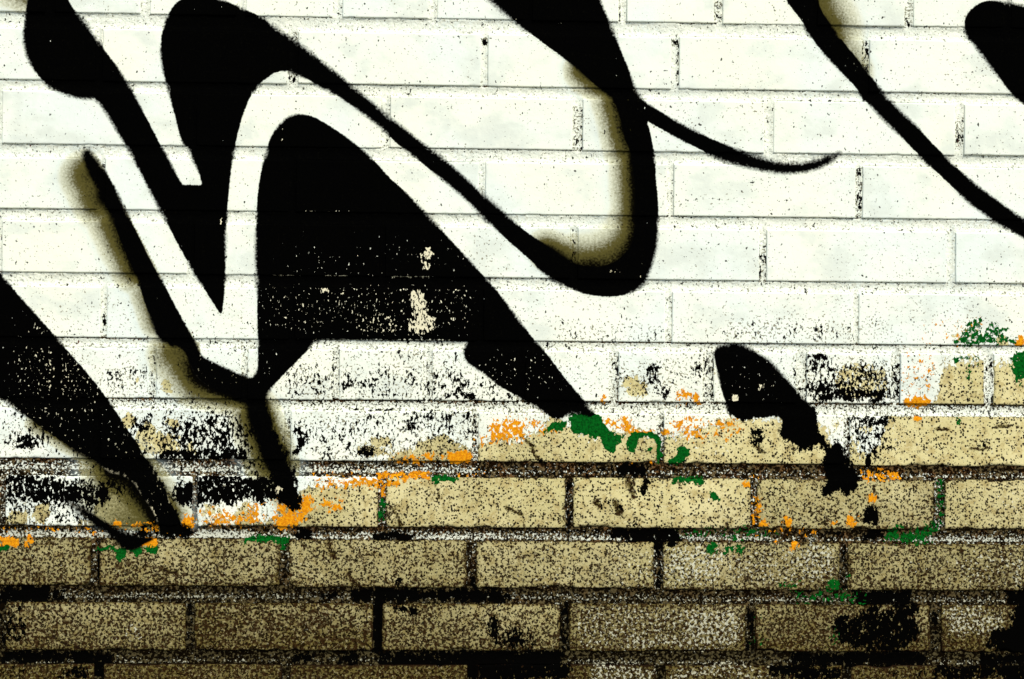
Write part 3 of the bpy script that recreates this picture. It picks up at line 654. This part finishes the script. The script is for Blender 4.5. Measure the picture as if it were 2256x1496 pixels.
# ------------------------------------------------------------------ mortar sheet
def mortar_sheet(x0, x1, z0, z1, st):
    xs = np.arange(x0, x1 + st, st); zs = np.arange(z0, z1 + st, st)
    X, Z = np.meshgrid(xs, zs)
    d = np.full(X.shape, .05); below = np.zeros(X.shape)
    d_up = np.full(X.shape, .05)
    for (a, b, c, e, row, vis) in bricks:
        if b < x0 - .03 or a > x1 + .03 or e < z0 - .03 or c > z1 + .03: continue
        i0, i1 = np.searchsorted(xs, [a - .03, b + .03]); j0, j1 = np.searchsorted(zs, [c - .03, e + .03])
        if i1 <= i0 or j1 <= j0: continue
        xx = X[j0:j1, i0:i1]; zz = Z[j0:j1, i0:i1]
        dx = np.maximum(a - xx, xx - b); dz = np.maximum(c - zz, zz - e)
        bd = np.where((dx > 0) & (dz > 0), np.sqrt(np.maximum(dx, 0) ** 2 + np.maximum(dz, 0) ** 2), np.maximum(dx, dz))
        d[j0:j1, i0:i1] = np.minimum(d[j0:j1, i0:i1], bd)
        under = np.where((xx > a - .004) & (xx < b + .004) & (zz < c + .001), c - zz, .05)
        d_up[j0:j1, i0:i1] = np.minimum(d_up[j0:j1, i0:i1], under)
    dn = d + .0012 * fbm(X / .012, Z / .012, 2)
    t = np.clip(dn / .0062, 0, 1)
    y = .0009 + .0022 * np.sin(t * math.pi / 2)
    y += .0008 * np.exp(-np.clip(d_up, 0, 1) / .0010) + .0007 * np.exp(-np.clip(d, 0, 1) / .0008)          # a narrow groove under each brick
    y += .0013 * fbm(X / .006 + 3, Z / .006, 3) + .0010 * fbm(X / .0026, Z / .0026, 2) + .0014 * fbm(X / .04, Z / .03 + 6, 2)
    y = np.where(d < -.002, .007, y)
    keep = np.minimum(np.minimum(d[:-1, :-1], d[1:, 1:]), np.minimum(d[:-1, 1:], d[1:, :-1])) > -.0045
    return X, Z, y, keep, d_up

fx0, _ = wall([-40], [748]); fx1, _ = wall([2300], [748])
_, fz1 = wall([1128], [-60]); _, fz0 = wall([1128], [1560])
wx0 = min(b[0] for b in bricks) + .02; wx1 = max(b[1] for b in bricks) - .02
wz1 = max(b[3] for b in bricks)
fx0, fx1, fz0, fz1 = fx0[0], fx1[0], fz0[0], fz1[0]
SM = 3.3 * PXM
def mortar_piece(name, x0, x1, z0, z1, st, filmy):
    X, Z, y, keep, d_up = mortar_sheet(x0, x1, z0, z1, st)
    nr, nc = X.shape
    idx = np.arange(nr * nc).reshape(nr, nc)
    Q = np.stack([idx[:-1, :-1], idx[:-1, 1:], idx[1:, 1:], idx[1:, :-1]], -1)[keep].reshape(-1, 4)
    used = np.zeros(nr * nc, bool); used[Q.ravel()] = True
    rem = np.cumsum(used) - 1
    V = np.stack([X.ravel(), y.ravel(), Z.ravel()], -1)[used]; Q = rem[Q]
    u, v = px(V[:, 0], V[:, 2])
    F_ = fields(u, v, True, 0.0)
    # light from above painted in: lower half of a joint whiter, upper half browner
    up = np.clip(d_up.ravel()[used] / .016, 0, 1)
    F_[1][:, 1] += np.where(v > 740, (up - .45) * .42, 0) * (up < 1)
    # groove under a brick left bare and darker, painting in the shade of its edge
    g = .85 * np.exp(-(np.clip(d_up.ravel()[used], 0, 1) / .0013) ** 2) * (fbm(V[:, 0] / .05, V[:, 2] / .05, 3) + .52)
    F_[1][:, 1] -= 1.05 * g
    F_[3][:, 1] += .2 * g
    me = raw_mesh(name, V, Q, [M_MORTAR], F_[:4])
    o = obj(name, me, wall_root)
    if filmy: take_film(V, Q, F_, 1)
    return o
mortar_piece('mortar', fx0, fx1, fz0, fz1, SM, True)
S2 = SM * 2.4
e = .0004
mortar_piece('mortar', wx0, fx0, 0, wz1, S2, False)
mortar_piece('mortar', fx1, wx1, 0, wz1, S2, False)
mortar_piece('mortar', fx0, fx1, fz1, wz1, S2, False)
mortar_piece('mortar', fx0, fx1, 0, fz0, S2, False)
m_core = bpy.data.materials.new('core'); m_core.use_nodes = True
cn = N(m_core.node_tree)
m_core.node_tree.links.new(cn.mix(cn.noise(30, 4), (.2, .17, .12), (.3, .26, .2)), m_core.node_tree.nodes['Principled BSDF'].inputs['Base Color'])
obj('core', solid_box('core', wx0, wx1, .012, .24, 0, wz1, m_core), wall_root)

# ------------------------------------------------------------------ the strokes as parts of the wall
for si, (key, label) in enumerate(STROKES):
    Vs, Qs, As, Sl = [], [], [[], [], [], []], []
    base = 0
    for (V, Q, at, slot, wh) in film:
        m = wh == si
        if not m.any(): continue
        q = Q[m]
        us = np.zeros(len(V), bool); us[q.ravel()] = True
        rem = np.cumsum(us) - 1
        Vs.append(V[us]); Qs.append(rem[q] + base); base += us.sum()
        for k in range(4): As[k].append(at[k][us])
        Sl.append(np.full(len(q), slot))
    if not Vs: continue
    me = raw_mesh('graffiti_stroke', np.concatenate(Vs), np.concatenate(Qs), [M_BRICK, M_MORTAR], [np.concatenate(a) for a in As], np.concatenate(Sl))
    obj('graffiti_stroke', me, wall_root, label=label)

# ------------------------------------------------------------------ pavement in front of the wall
m_pave = bpy.data.materials.new('asphalt'); m_pave.use_nodes = True
pn = N(m_pave.node_tree)
pc = pn.mix(pn.ramp(pn.noise(260, 3), .42, .62), (.035, .034, .032), (.11, .105, .095))
pc = pn.mix(pn.ramp(pn.noise(3, 4), .4, .65), pc, (.05, .048, .044))
pb = m_pave.node_tree.nodes['Principled BSDF']
m_pave.node_tree.links.new(pc, pb.inputs['Base Color']); pb.inputs['Roughness'].default_value = .9
me = bpy.data.meshes.new('pavement')
me.from_pydata([(-60, -60, 0), (60, -60, 0), (60, 60, 0), (-60, 60, 0)], [], [(0, 1, 2, 3)]); me.materials.append(m_pave)
obj('pavement', me, None, kind='structure')
print('bricks', brick_count)
